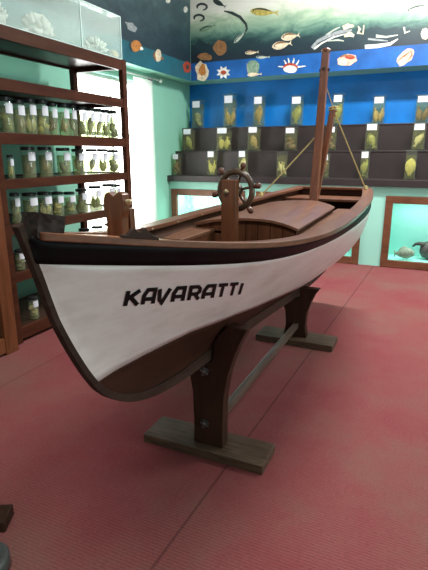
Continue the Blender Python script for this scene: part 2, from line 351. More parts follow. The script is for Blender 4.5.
for nm, mt, p in [('painted_shell', 'p_brown', blob(220, 48, 7, 7.5, jag=.12, seed=3)), ('painted_shell', 'p_cream', blob(202, 71, 6.5, 9, jag=.2, seed=5)),
                  ('painted_shell', 'p_white', blob(223.5, 72.5, 7.5, 7, 16, jag=.42, seed=2)), ('painted_shell', 'p_green', blob(253, 68, 6.5, 8.5, jag=.08, seed=7)),
                  ('painted_shell', 'p_white', blob(290.5, 69, 7, 4.2, jag=.05, seed=4)), ('painted_shell', 'p_pink', blob(347, 60, 10, 6, jag=.1, rot=-.2, seed=8)),
                  ('painted_shell', 'p_pink', blob(405.5, 57, 11, 6, jag=.1, rot=-.75, seed=9)), ('painted_shell', 'p_cream', blob(425, 34, 4, 6, jag=.1, seed=6)),
                  ('painted_shell', 'p_brown', blob(205, 57, 7, 4, jag=.25, seed=12))]:
    paint(nm, mb, M[mt], p, 'b')
paint('shell_mark', mb, M['p_red'], blob(223.5, 72.5, 2.8, 2.2), 'b', .008); paint('shell_mark', mb, M['p_orange'], blob(202.5, 70, 3.5, 6, jag=.2, seed=1), 'b', .008)
paint('shell_mark', mb, M['p_red'], arcpx([(283, 68), (286, 65), (290, 64), (295, 65), (298, 68)], [1, 2.2, 2.4, 2.2, 1]), 'b', .008)
paint('shell_mark', mb, M['p_red'], blob(350, 57, 5, 2.2, rot=.1), 'b', .008); paint('shell_mark', mb, M['p_brown'], blob(220, 48, 3.2, 4), 'b', .008)
paint('shell_mark', mb, M['p_cream'], blob(343, 62, 5, 3.3, rot=-.3), 'b', .008); paint('shell_mark', mb, M['p_cream'], blob(402, 61, 5, 2.4, rot=-.75), 'b', .008)
for a, b in (((284, 67), (278, 66.5)), ((297, 67), (306, 66)), ((286, 64), (284, 60)), ((289, 63), (288, 58)), ((293, 63), (294, 58)), ((296, 65), (299, 60))):
    paint('shell_spine', mb, M['p_white'], arcpx([a, ((a[0] + b[0]) / 2 + .4, (a[1] + b[1]) / 2), b], [1.8, 1.4, .6]), 'b', .006)
paint('shell_mark', mb, M['p_brown'], arcpx([(397, 62), (404, 56), (411, 51)], [.6, 1.6, .6]), 'b', .009); paint('shell_mark', mb, M['p_brown'], arcpx([(408, 60), (412, 55), (411, 50)], [.5, 1.2, .5]), 'b', .009)
paint('shell_mark', mb, M['p_brown'], arcpx([(340, 57), (345, 55), (353, 57)], [.6, 1.8, .6]), 'b', .010)
for a, b in (((247, 63), (248, 73)), ((252, 61), (252, 75)), ((257, 63), (256, 73))): paint('shell_mark', mb, M['p_grey'], arcpx([a, b], .9), 'b', .009)
paint('painted_fish', mb, M['p_cream'], fishpx(247, 75, 262, 74, 4), 'b', .010)
# side band creatures
for mt, p, nm in [('p_orange', blob(136, 46, 5, 6, jag=.08, seed=2), 'painted_reef_fish'), ('p_cream', blob(158, 55.5, 3.2, 6.4, jag=.05), 'painted_reef_fish'), ('p_red', blob(187, 67, 4, 5.4, jag=.1, seed=5), 'painted_reef_fish'),
                  ('p_white', blob(185.5, 9.5, 2, 3.2), 'painted_jellyfish'), ('p_white', blob(168, 1, 2.4, 2.2), 'painted_jellyfish'), ('p_grey', blob(131, 27, 7, 3.4, jag=.25, rot=.7, seed=3), 'painted_coral')]:
    paint(nm, ml, M[mt], p, 'l')
paint('fish_fin', ml, M['p_dark'], arcpx([(131, 41), (130, 46), (132, 51)], [1.5, 2, 1.5]), 'l', .008); paint('fish_fin', ml, M['p_white'], arcpx([(141, 47), (142, 50)], [2, 3]), 'l', .008)
paint('fish_fin', ml, M['p_brown'], arcpx([(154.5, 52), (154, 56), (155.5, 60)], [1.5, 2, 1.5]), 'l', .008); paint('fish_fin', ml, M['p_brown'], arcpx([(161.5, 57), (163, 60)], [2, 2]), 'l', .008)
paint('fish_fin', ml, M['p_dark'], blob(187.5, 67, 1.5, 2.5), 'l', .008)

# ---------------------------------------------------------------- stepped counter
Z1, Z2, Z3 = 1.175, 1.545, 1.905; R1, R2 = 7.05, 7.30
ct = empty('stepped_display_counter', (0, FY, 0), 'long stepped counter, dark brown treads over a pale mint front, along the blue wall', 'counter')
TANKS = [(-3.86, -2.60), (-2.42, -.88), (-.59, .95), (1.24, 2.8)]
bm = bmesh.new(); xs = [LX + .002] + [v for t in TANKS for v in t] + [RX - .002]; FT = 1.0; FB = .0
for i in range(0, len(xs), 2): bx(bm, xs[i], xs[i + 1], FY, FY + .1, .0, .965)
bx(bm, LX + .002, RX - .002, FY, FY + .1, .965, 1.085)
link('front_panel', bm, M['mintlow'], ct)
link('ledge', BX(LX + .002, RX - .002, FY - .07, R1 + .02, 1.085, Z1), M['step'], ct, bevel=.006)
link('riser', BX(LX + .002, RX - .002, R1, R1 + .02, Z1 - .03, Z2), M['step'], ct)
link('tread', BX(LX + .002, RX - .002, R1 - .008, R2 + .02, Z2 - .02, Z2), M['step'], ct, bevel=.003)
link('riser', BX(LX + .002, RX - .002, R2, R2 + .02, Z2 - .03, Z3), M['step'], ct)
link('tread', BX(LX + .002, RX - .002, R2 - .008, BY - .002, Z3 - .02, Z3), M['step'], ct, bevel=.003)

# ---------------------------------------------------------------- wall aquariums
def m_reef():
    m, nt, bs = newmat('painted reef backdrop'); f = noise(nt, coords(nt, (1, 1, 1.3)), 9, 5, .6, 1.2)
    c = ramp(nt, f, [(.3, (.20, .42, .40)), (.46, (.35, .72, .66)), (.56, (.62, .88, .82)), (.7, (.85, .9, .85))]); nt.links.new(c, bs.inputs['Base Color']); return m
M['reef'] = m_reef()
TL = ['wood-framed wall aquarium with a pale reef backdrop, at the left end of the counter', 'wood-framed wall aquarium mostly hidden behind the boat', 'wood-framed lit aquarium holding a fish and a dark rock, right of the boat']
for i, (x0, x1) in enumerate(TANKS[:3]):
    x0 += .002; x1 -= .002; t = empty('aquarium', ((x0 + x1) / 2, FY, 0), TL[i], 'aquarium', None)
    z0, z1, fw = .005, .962, .095; bm = bmesh.new(); y0 = FY - .03
    bx(bm, x0, x0 + fw, y0, FY + .03, z0, z1); bx(bm, x1 - fw, x1, y0, FY + .03, z0, z1)
    bx(bm, x0 + fw, x1 - fw, y0 + .001, FY + .029, z0, z0 + fw); bx(bm, x0 + fw, x1 - fw, y0 + .001, FY + .029, z1 - fw, z1)
    link('frame', bm, M['framewood'], t, bevel=.004)
    link('glass_front', BX(x0 + fw, x1 - fw, FY - .004, FY + .004, z0 + fw, z1 - fw), M['clearglass'], t)
    bm = bmesh.new(); d = FY + .45
    bx(bm, x0 + .05, x1 - .05, d, d + .01, z0 + .04, z1 - .04)
    link('backdrop', bm, M['reef'] if i == 0 else M['tankback'], t)
    bm = bmesh.new()
    bx(bm, x0 + .05, x0 + .06, FY + .032, d, z0 + .04, z1 - .04); bx(bm, x1 - .06, x1 - .05, FY + .032, d, z0 + .04, z1 - .04); bx(bm, x0 + .05, x1 - .05, FY + .032, d, z1 - .05, z1 - .04)
    link('side_wall', bm, M['tankback'], t)
    link('tank_floor', BX(x0 + .05, x1 - .05, FY + .032, d, z0 + .04, z0 + .09), M['tankback'], t)
    L = bpy.data.lights.new('tank_lamp', 'AREA'); L.shape = 'RECTANGLE'; L.size = (x1 - x0) * .8; L.size_y = .12; L.energy = [12, 3, 8][i]; L.color = (.97, 1, .97)
    lo = bpy.data.objects.new('tank_lamp', L); COL.objects.link(lo); lo.parent = t; lo.location = (0, .2, z1 - .075)
# stuffed fish and rock in the lit tank
def ellipsoid(bm, c, r, rot=None, seg=16, ring=10, lump=0, seed=0):
    rs = bmesh.ops.create_uvsphere(bm, u_segments=seg, v_segments=ring, radius=1); rn = random.Random(seed)
    for v in rs['verts']: v.co *= 1 + (rn.random() - .5) * lump
    bmesh.ops.transform(bm, matrix=Matrix.Translation(c) @ (rot.to_4x4() if rot else Matrix.Identity(4)) @ Matrix.Diagonal((*r, 1)), verts=rs['verts'])
def fish_bm(bm, c, L, h, th, rot, seg=12, tail=True, bend=0.0):
    """a solid fish, nose at +X of its own frame, with dorsal and tail fins"""
    Mx = Matrix.Translation(c) @ rot.to_4x4(); prof = [(.5, .05), (.44, .45), (.32, .82), (.15, 1), (-.05, .95), (-.22, .66), (-.36, .3), (-.42, .2)]; rows = []
    for x, k in prof:
        yb = bend * (x * 2) ** 2 * L; rows.append([Mx @ Vector((x * L, yb + math.cos(2 * math.pi * j / seg) * th / 2 * k, math.sin(2 * math.pi * j / seg) * h / 2 * k)) for j in range(seg)])
    V = grid(bm, rows, True); bm.faces.new(V[0]); bm.faces.new(V[-1][::-1]); t = th * .07
    if tail:
        yb = bend * L * .8
        prism(bm, [Mx @ Vector(p) for p in ((-.40 * L, yb - t, .08 * h), (-.5 * L, yb - t, .42 * h), (-.47 * L, yb - t, 0), (-.5 * L, yb - t, -.42 * h), (-.40 * L, yb - t, -.08 * h))], Mx.to_3x3() @ Vector((0, 2 * t, 0)))
        prism(bm, [Mx @ Vector(p) for p in ((.25 * L, -t, .42 * h), (.05 * L, -t, .66 * h), (-.2 * L, -t, .5 * h), (-.28 * L, -t, .2 * h))], Mx.to_3x3() @ Vector((0, 2 * t, 0)))
tf = atY(406, 252, FY + .17); TF = .095
bm = bmesh.new(); fish_bm(bm, Vector((tf.x - .02, FY + .12, TF + .09)), .27, .15, .11, Matrix.Rotation(R(-6), 3, 'Y'))
fo = link('preserved_fish', bm, M['spec_grey'], smooth=True); tag(fo, 'plump grey-brown preserved fish lying in the lit aquarium beside the rock', 'fish')
rk = atY(427, 250, FY + .24)
bm = bmesh.new(); ellipsoid(bm, Vector((rk.x + .02, FY + .26, TF + .132)), (.12, .10, .122), lump=.1, seed=4)
tube(bm, [(rk.x - .03, FY + .24, TF + .21), (rk.x - .10, FY + .2, TF + .225), (rk.x - .15, FY + .24, TF + .21), (rk.x - .185, FY + .26, TF + .17)], [.035, .026, .02, .012], 10)
tag(link('aquarium_rock', bm, M['stone'], smooth=True), 'dark rounded rock with a curved arm, in the lit aquarium at the right edge', 'rock')

# ---------------------------------------------------------------- jars
def make_specimen(kind, mat, w, h, seed):
    rn = random.Random(seed); bm = bmesh.new()
    if kind == 'pair':
        for s in (-1, 1): fish_bm(bm, Vector((s * w * .2, 0, h * .30)), h * .55, w * .36, w * .25, Matrix.Rotation(R(90 + s * 9 + rn.uniform(-4, 4)), 3, 'Y') , bend=.05 * s)
    elif kind == 'one': fish_bm(bm, Vector((0, 0, h * .36)), h * .66, w * .6, w * .34, Matrix.Rotation(R(-78 - rn.uniform(0, 10)), 3, 'Y'), bend=.06)
    elif kind == 'lean': fish_bm(bm, Vector((w * .02, 0, h * .34)), h * .6, w * .42, w * .3, Matrix.Rotation(R(-62), 3, 'Y'))
    elif kind == 'leanl': fish_bm(bm, Vector((w * .02, 0, h * .33)), h * .6, w * .5, w * .3, Matrix.Rotation(R(-112), 3, 'Y'))
    elif kind == 'leaf': fish_bm(bm, Vector((0, 0, h * .36)), h * .7, w * .85, w * .3, Matrix.Rotation(R(-88), 3, 'Y'), tail=False)
    elif kind == 'lump':
        for k in range(4): ellipsoid(bm, Vector((rn.uniform(-.14, .14) * w, rn.uniform(-.1, .1) * w, h * (.12 + .11 * k))), (w * rn.uniform(.2, .3), w * .25, h * rn.uniform(.09, .14)), lump=.15, seed=k + seed, seg=10, ring=7)
    elif kind == 'tangle':
        for k in range(5):
            a = rn.uniform(55, 125); fish_bm(bm, Vector((rn.uniform(-.2, .2) * w, rn.uniform(-.15, .15) * w, h * rn.uniform(.24, .38))), h * rn.uniform(.4, .52), w * .24, w * .16, Matrix.Rotation(R(a), 3, 'Y'), bend=rn.uniform(-.1, .1), seg=8)
    return link('specimen', bm, mat, smooth=True)
def jar(loc, w, h, face, style, spec, mat, label, group, seed, glassm='jarglass', lab=True, liquid=.8):
    """face: rotation of the label about Z; style: 'lid' (black screw lid), 'plate' (glass cover plate), 'stopper'"""
    root = empty('specimen_jar', loc, label, 'jar', group); root.rotation_euler = (0, 0, face)
    def fin(o): o.parent = root; return o
    r = w / 2
    if style == 'lid':
        b = bmesh.new(); lathe(b, [(r * .92, 0), (r, .008), (r, h * .84), (r * .84, h * .89), (r * .84, h * .905)], (0, 0, .001), seg=18); fin(link('glass_body', b, M[glassm], smooth=True))
        b = bmesh.new(); lathe(b, [(r * .95, h * .89), (r * .97, h * .895), (r * .97, h * .985), (r * .9, h)], (0, 0, 0), seg=18); fin(link('lid', b, M['black'], smooth=False))
        ly = -r - .0015; lz0, lz1, lw = h * .56, h * .83, r * .62
    else:
        b = bmesh.new()
        bx(b, -r, r, -r * .8, r * .8, .012, h * .94); fin(link('glass_body', b, M[glassm], bevel=.006))
        b = bmesh.new(); bx(b, -r * 1.18, r * 1.18, -r * .95, r * .95, h * .94, h * .965)
        if style == 'stopper': lathe(b, [(r * .3, h * .965), (r * .24, h * .985), (r * .34, h * 1.02), (r * .2, h * 1.04)], (0, 0, 0), seg=10)
        fin(link('cover', b, M['stepglass']))
        b = bmesh.new(); bx(b, -r * 1.15, r * 1.15, -r * .92, r * .92, 0, .012); fin(link('base', b, M['stepglass'], bevel=.002))
        ly = -r * .8 - .0015; lz0, lz1, lw = h * .70, h * .91, r * .78
    if spec:
        b = bmesh.new(); lh = h * (.74 if style == 'lid' else .80)
        if style == 'lid': lathe(b, [(r * .90, .006), (r * .93, .014), (r * .93, lh)], (0, 0, .001), seg=16)
        else: bx(b, -r * .9, r * .9, -r * .7, r * .7, .016, lh)
        fin(link('liquid', b, M['turbid' if style == 'lid' else 'liquid'], smooth=False))
    if lab:
        b = bmesh.new()
        if style == 'lid':
            rows = []
            for z in (lz0, lz1): rows.append([Vector((math.sin(t) * (r + .001), -math.cos(t) * (r + .001), z)) for t in [k * .16 - .72 for k in range(10)]])
            grid(b, rows)
        else: bx(b, -lw, lw, ly - .0008, ly, lz0, lz1)
        o = fin(link('label', b, M['label']))
        if style == 'lid': s = o.modifiers.new('thick', 'SOLIDIFY'); s.thickness = .0008; s.offset = 0
    o = fin(make_specimen(spec, M[mat], w * (1.35 if style == 'lid' else 1.2), h * .92, seed)); o.location = (0, 0, .018)
    return root
# jars on the three steps: sight-line x, top y, base y (measured against each tread)
CN = {'spec_green': 'yellow-green', 'spec_tan': 'tan', 'spec_pale': 'pale', 'spec_brown': 'brown', 'spec_yellow': 'yellow', 'spec_grey': 'grey'}
SN = {'pair': 'two upright specimens', 'one': 'one upright fish', 'lean': 'a leaning fish', 'leanl': 'a leaning fish', 'leaf': 'a broad leaf-shaped specimen', 'lump': 'a lumpy specimen', 'tangle': 'several thin specimens'}
ORD = ['first', 'second', 'third', 'fourth', 'fifth', 'sixth', 'seventh', 'eighth', 'ninth', 'tenth', 'eleventh', 'twelfth', 'thirteenth']
STEPS = [('top', 7.42, Z3, [(198, 104, 132, 11, 'lump', 'spec_grey', 1, 'plate'), (230, 98, 131, 12, 'pair', 'spec_tan', 1, 'stopper'), (259, 99, 130, 11, 'one', 'spec_tan', 1, 'plate'), (297, 99, 129, 12, 'one', 'spec_green', 1, 'plate'),
                            (338, 95, 126, 11, 'one', 'spec_green', 1, 'plate'), (379, 94, 122, 12, 'pair', 'spec_tan', 1, 'plate'), (423, 92, 120, 14, 'pair', 'spec_brown', 1, 'plate')]),
         ('middle', 7.17, Z2, [(189, 130, 153, 11, 'leanl', 'spec_green', 1, 'plate'), (224, 129, 153, 14, 'pair', 'spec_yellow', 1, 'plate'), (254, 127, 152, 12, 'leanl', 'spec_tan', 1, 'plate'), (291, 127, 151, 12, 'lump', 'spec_brown', 1, 'plate'),
                               (331, 125, 150, 11, 'lump', 'spec_brown', 1, 'plate'), (372, 121, 149, 13, 'leanl', 'spec_green', 1, 'plate'), (419, 121, 149, 13, 'lean', 'spec_pale', 1, 'plate')]),
         ('lowest', 6.92, Z1, [(177, 154, 176, 8, 'lump', 'spec_brown', 1, 'plate'), (212, 151, 177, 9, 'pair', 'spec_yellow', 1, 'stopper'), (243, 151, 178, 9, 'one', 'spec_pale', 1, 'plate'), (282, 151, 177, 10, 'tangle', 'spec_pale', 0, 'plate'),
                               (325, 151, 176, 9, 'one', 'spec_brown', 1, 'plate'), (365, 147, 176, 9, 'one', 'spec_green', 1, 'plate'), (411, 146, 176, 11, 'leaf', 'spec_yellow', 0, 'plate')])]
for si, (nm, Y, z, js) in enumerate(STEPS):
    for k, (x, yt, yb, wpx, sp, mt, lb, st) in enumerate(js):
        p = atY(x, (yt + yb) / 2, Y); d = (p - CP).dot(FW); w = wpx * d / F * .92; h = (yb - yt) * d / F * .99
        if nm == 'lowest': h = min(h, Z2 - Z1 + .06)
        jar((p.x, Y, z + .0015), w, h, 0, st, sp, mt, f"glass jar holding {SN[sp]}, {CN[mt]}, {ORD[k]} from left on the {nm} step", f'specimen jars on the {nm} step', 100 * si + k, 'stepglass', bool(lb))

# ---------------------------------------------------------------- tall open rack on the left
RXF, RXB, RY0, RY1 = -2.95, -3.62, 2.62, 4.36
rk_ = empty('tall_display_rack', (-3.15, 3.5, 0), 'tall reddish brown wooden rack of shelves filled with specimen jars', 'rack')
for x in (RXF, RXB):
    for y0, y1 in ((RY0, RY0 + .07), (RY1 - .07, RY1)):
        s = -1 if x == RXF else 1
        link('post', BX(*sorted((x, x + s * .05)), y0, y1, 0, 2.40), M['cabwood'], rk_, bevel=.003)
SH = [(2.395, .095), (2.035, .085), (1.655, .085), (1.315, .075), (.965, .075), (.585, .075), (.13, .10)]
for z, hh in SH:
    bm = bmesh.new()
    bx(bm, RXF - .035, RXF - .004, RY0 + .07, RY1 - .07, z - hh, z); link('front_rail', bm, M['cabwood'], rk_, bevel=.003)
    link('back_rail', BX(RXB + .006, RXB + .034, RY0 + .07, RY1 - .07, z - .05, z - .001), M['shelfdark'], rk_)
    bm = bmesh.new(); bx(bm, RXB + .05, RXF - .05, RY0 + .005, RY0 + .04, z - hh, z); bx(bm, RXB + .05, RXF - .05, RY1 - .04, RY1 - .005, z - hh * .8, z); link('end_rail', bm, M['cabwood'], rk_)
    link('shelf_board', BX(RXB + .035, RXF - .036, RY0 + .041, RY1 - .041, z - .03, z - .012), M['shelfdark'], rk_)
# jars of the rack rows: sight-line x of the centre, width px, top y
ROWS = [(1.655, 'second', [(4, 13, 97), (17, 12, 100), (28.5, 12, 99), (40.5, 12, 100), (51, 10, 103), (62.5, 11, 104), (71, 9, 105), (81, 11, 107), (89.5, 9, 108), (97.5, 9, 109), (105, 8, 110), (113, 9, 111)]),
        (1.315, 'third', [(9.5, 6, 155), (27, 13, 147), (44, 13, 147), (62.5, 13, 148), (77.5, 12, 149), (91, 11, 149), (102, 10, 149), (112.5, 11, 150)]),
        (.965, 'fourth', [(14, 9, 193), (29, 14, 193), (44, 13, 192), (57, 11, 192), (69, 11, 192), (81, 11, 189), (94.5, 12, 186), (108, 12, 184), (119, 9, 184)])]
MT = ['spec_green', 'spec_tan', 'spec_green', 'spec_yellow', 'spec_pale', 'spec_tan', 'spec_grey', 'spec_green', 'spec_brown', 'spec_yellow', 'spec_pale', 'spec_green']
KD = ['lump', 'tangle', 'pair', 'lean', 'tangle', 'lump', 'leanl', 'tangle', 'one', 'lump', 'pair', 'tangle']
def rackjar(x, wpx, ytop, zs, X, label, group, seed, mt, kd, lab=True, hfix=None):
    z = zs - .011; base = None
    p = atX(x, ytop, X); p.y = min(p.y, RY1 - .045 - .06) if x > 100 and False else p.y; q = p - CP; d = q.dot(FW)
    h = hfix or max(.12, p.z - z); w = wpx * d / F * 1.05
    return jar((X, min(p.y, RY1 - .05 - w / 2), z + .0015), w, min(h, .30), R(90), 'lid', kd, mt, label, group, seed, lab=lab)
for ri, (zs, nm, js) in enumerate(ROWS):
    for k, (x, wpx, yt) in enumerate(js):
        mt = MT[(k * 5 + ri * 3) % 12]; kd = KD[(k * 7 + ri * 4) % 12]
        rackjar(x, wpx, yt, zs, -3.085, f"black-lidded glass jar of {CN[mt]} specimens, {ORD[k]} from left on the rack's {nm} shelf of jars".replace('second shelf', 'top shelf').replace('third shelf', 'middle shelf').replace('fourth shelf', 'lower shelf'),
                'jars on the rack shelf at ' + {'second': 'the top', 'third': 'the middle', 'fourth': 'the lower level'}[nm], 300 + ri * 20 + k, mt, kd, lab=not (ri == 0 and k == 11))
for k, (x, wpx, yt) in enumerate([(84, 11, 226), (97, 11, 224), (110, 11, 222), (122, 9, 220)]):
    rackjar(x, wpx, yt, .585, -3.09, f"black-lidded glass jar behind the bow post, {ORD[k]} from left on the rack's low shelf", 'jars on the low rack shelf', 400 + k, MT[k], KD[k + 2], hfix=.22)
rackjar(19, 9, 252, .585, -3.05, 'black-lidded glass jar just behind the boat stem, on the low rack shelf', 'jars on the low rack shelf', 420, 'spec_grey', 'lump', hfix=.17)
rackjar(31, 9, 284, .13, -3.05, 'black-lidded jar with a white label, on the bottom shelf of the rack', None, 421, 'spec_pale', 'lump', hfix=.20)

# glass show tank on top of the rack
TZ0, TZ1, TY0, TY1 = 2.402, 2.79, 2.66, 4.33
tk = empty('glass_display_tank', (-3.15, 3.5, TZ0), 'long pale glass display tank of white corals, on top of the tall rack', 'tank')
bm = bmesh.new(); g = .006
bx(bm, RXF - .03 - g, RXF - .03, TY0, TY1, TZ0, TZ1); link('glass_front', bm, M['tankglass'], tk)
link('glass_back', BX(RXB + .2, RXB + .2 + g, TY0, TY1, TZ0, TZ1), M['tankglass'], tk)
bm = bmesh.new(); bx(bm, RXB + .207, RXF - .037, TY1 - g, TY1, TZ0, TZ1); bx(bm, RXB + .207, RXF - .037, TY0, TY0 + g, TZ0, TZ1); link('glass_end', bm, M['tankglass'], tk)
M['seal'] = plain('white silicone', (.62, .78, .76), .4)
bm = bmesh.new()
for y in (TY1 - .003, 3.73): bx(bm, RXF - .03, RXF - .024, y - .005, y + .005, TZ0, TZ1)
bx(bm, RXF - .03, RXF - .024, TY0, TY1 - .009, TZ1 - .008, TZ1); bx(bm, RXF - .03, RXF - .024, TY0, TY1 - .009, TZ0, TZ0 + .006)
link('corner_seal', bm, M['seal'], tk)
link('divider', BX(RXB + .21, RXF - .04, 3.727, 3.733, TZ0, TZ1), M['tankglass'], tk)
link('glass_top', BX(RXB + .2, RXF - .03, TY0, TY1, TZ1 + .001, TZ1 + .006), M['tankglass'], tk)
def coral(x, y, z, rx, ry, rz, label, seed, style):
    rn = random.Random(seed); bm = bmesh.new()
    ellipsoid(bm, Vector((x, y, z + rz * .5)), (rx * .7, ry * .75, rz * .55), lump=.12, seed=seed)
    for k in range(46 if style else 60):
        a = rn.uniform(0, 2 * math.pi); e = rn.uniform(.0, 1.35); d = Vector((math.cos(a) * math.cos(e), math.sin(a) * math.cos(e), math.sin(e)))
        s = Vector((x, y, z + rz * .4)); p1 = s + Vector((d.x * rx * .6, d.y * ry * .6, d.z * rz * .8)); p2 = s + Vector((d.x * rx, d.y * ry, d.z * rz * 1.45)) * rn.uniform(.9, 1.05) if False else s + Vector((d.x * rx, d.y * ry, d.z * rz * 1.4)) * 1.0
        tube(bm, [p1, (p1 + p2) / 2 + Vector((rn.uniform(-.01, .01), rn.uniform(-.01, .01), 0)), p2], [.017, .014, .007] if style else [.024, .022, .015], 6)
    bmesh.ops.translate(bm, verts=bm.verts, vec=(0, 0, TZ0 + .001 - min(v.co.z for v in bm.verts)))
    tag(link('white_coral', bm, M['coral'], smooth=True), label, 'coral')
cx = -3.14
def cy(px): return atX(px, 30, cx).y
coral(cx, cy(37) , TZ0, .10, .17, .115, 'large rounded white coral in the middle of the glass tank', 1, False)
coral(cx, cy(94) , TZ0, .11, .17, .10, 'spiky white coral beside the orange shell, at the right end of the glass tank', 2, True)
coral(cx, cy(-4), TZ0, .10, .11, .12, 'white coral cut off by the left edge of the photo, inside the glass tank', 3, True)
sy = cy(112); bm = bmesh.new(); ellipsoid(bm, Vector((cx, sy, TZ0 + .062)), (.05, .06, .06), lump=.12, seed=3)
M['shell'] = plain('pale orange shell', (.62, .42, .20), .5, vary=.35, sc=20)
tag(link('orange_shell', bm, M['shell'], smooth=True), 'small pale orange shell at the right end of the glass tank', 'shell')

# nearer, lower cabinet at the left edge
nc = empty('low_display_cabinet', (-3.08, 2.0, 0), 'orange-brown wooden cabinet cut off by the left edge, in front of the rack', 'cabinet')
NX, NB, NY0, NY1, NZ = -2.87, -3.32, 1.2, 2.565, 1.87
for y0, y1 in ((NY1 - .12, NY1), (NY0, NY0 + .12)):
    for x in ((NX - .05, NX), (NB, NB + .05)): link('post', BX(x[0], x[1], y0, y1, 0, NZ), M['cabwood2'], nc, bevel=.004)
for z0, z1 in ((NZ - .1, NZ - .002), (.88, .98), (.02, .14)): link('front_rail', BX(NX - .045, NX - .003, NY0 + .121, NY1 - .121, z0, z1), M['cabwood2'], nc, bevel=.003)
link('top_board', BX(NB, NX + .0, NY0, NY1, NZ + .001, NZ + .02), M['cabwood2'], nc, bevel=.004)
link('back_panel', BX(NB - .012, NB - .001, NY0, NY1, .02, NZ), M['shelfdark'], nc)
bm = bmesh.new()
for z in (.14, .98): bx(bm, NB + .051, NX - .051, NY0 + .02, NY1 - .02, z - .02, z - .001)
link('shelf_board', bm, M['shelfdark'], nc)
link('glass_front', BX(NX - .03, NX - .025, NY0 + .12, NY1 - .12, .14, NZ - .1), M['clearglass'], nc)
jar((-3.05, atX(1, 336, -3.05).y - .06, .14), .09, .16, R(90), 'lid', 'lump', 'spec_pale', 'small jar inside the cabinet at the left edge', None, 500)

# curtain and rod at the window
def curtain(y0, y1, n, label):
    bm = bmesh.new(); rows = []
    for z in [.30 + k * (2.50 - .30) / 10 for k in range(11)]:
        rows.append([Vector((LX + .07 + .018 * math.sin(k * 1.15) * (1 - .2 * (z - .3) / 2.2) + .006 * math.sin(k * .37 + z), lerp(y0, y1, k / n), z)) for k in range(n + 1)])
    grid(bm, rows); o = link('window_curtain', bm, M['curtain'], smooth=True); s = o.modifiers.new('thick', 'SOLIDIFY'); s.thickness = .002
    tag(o, label, 'curtain'); return o
m, nt, bs = newmat('sheer white cloth'); nt.nodes.remove(bs)
tr = nt.nodes.new('ShaderNodeBsdfTransparent'); tl = nt.nodes.new('ShaderNodeBsdfTranslucent'); df = nt.nodes.new('ShaderNodeBsdfDiffuse')
tl.inputs[0].default_value = (.95, .95, .92, 1); df.inputs[0].default_value = (.9, .9, .88, 1)
a = nt.nodes.new('ShaderNodeMixShader'); a.inputs[0].default_value = .4; nt.links.new(tl.outputs[0], a.inputs[1]); nt.links.new(df.outputs[0], a.inputs[2])
b = nt.nodes.new('ShaderNodeMixShader'); b.inputs[0].default_value = .5; nt.links.new(tr.outputs[0], b.inputs[1]); nt.links.new(a.outputs[0], b.inputs[2])
nt.links.new(b.outputs[0], nt.nodes['Material Output'].inputs['Surface']); M['curtain'] = m
curtain(WY1 - .42, WY1 + .06, 40, 'sheer white curtain at the window, beside the rack')
rd = empty('curtain_rod', (LX + .07, 5.6, 2.53), 'pale curtain rod with a round end, above the window', 'curtain rod')
link('rod', TUBE([(LX + .07, 4.5, 2.53), (LX + .07, 6.50, 2.53)], .011, 10), M['white'], rd, smooth=True)
link('finial', LATHE([(.008, 0), (.026, .012), (.03, .03), (.02, .05), (.004, .06)], (LX + .07, 6.49, 2.53), (0, 1, 0), 12), M['white'], rd, smooth=True)
link('bracket', BX(LX + .001, LX + .07, 6.28, 6.30, 2.50, 2.545), M['black'], rd)

# ---------------------------------------------------------------- the boat
CX = -.92
kb = [.9, 1.5583, 2.2167, 2.875, 3.5333, 4.1917, 4.85]; fb = spline(kb, [.03, .305, .457, .496, .482, .443, .358])
fz = spline([.9, 1.8875, 2.875, 3.8625, 4.85], [1.290, 1.138, 1.12, 1.131, 1.164])
def bs_(Y): return .03 - (.9 - Y) * .5 if Y < .9 else fb(Y)
def zs_(Y): return 1.290 + (.9 - Y) * .25 if Y < .9 else fz(Y)
ZK = [(.872, 1.29), (.883, 1.272), (.898, 1.206), (.936, 1.08), (.96, 1.02), (1.021, .90), (1.08, .804), (1.12, .755), (1.17, .711), (1.257, .652), (1.392, .600), (1.559, .566), (1.747, .543), (2.1, .525), (2.5, .505), (3.0, .462), (3.62, .405), (4.3, .378), (4.86, .385)]
def zk(Y): return pl(ZK, Y)
PW = [(.9, 1.3), (1.12, 1.75), (1.35, 1.7), (1.87, 1.23), (2.3, 1.0)]; QW = [(2.3, 1.0), (3.0, 1.35), (3.6, 1.85), (4.2, 2.4), (4.85, 3.0)]
ZW = [(.9, .80), (1.3, .80), (1.63, .80), (1.98, .762), (2.44, .70), (2.9, .62), (3.3, .54), (4.0, .45), (4.85, .42)]
def kg(Y): return pl([(1.3, .012), (2.0, .05), (4.6, .05), (4.85, .03)], Y)
def hb(Y, z):
    a, b = zk(Y) + kg(Y), zs_(Y); t = min(1, max(0, (z - a) / (b - a))); g_ = t ** pl(PW, Y) if Y < 2.3 else 1 - (1 - t) ** pl(QW, Y); return max(.009, bs_(Y) * g_)
YT = 4.85
boat = empty('model_boat', (CX, 2.9, .40), 'white wooden boat with black band and brown bottom lettered KAVARATTI, on a wooden stand', 'boat')
YS = sorted(set([.880, .884, .889, .894, .9, .908, .917, .927, .938, .95, .962, .978, .995, 1.01, 1.03, 1.05, 1.08, 1.1, 1.12, 1.15, 1.18, 1.22, 1.257, 1.3, 1.35, 1.4] + [1.4 + k * (YT - 1.4) / 46 for k in range(47)]))
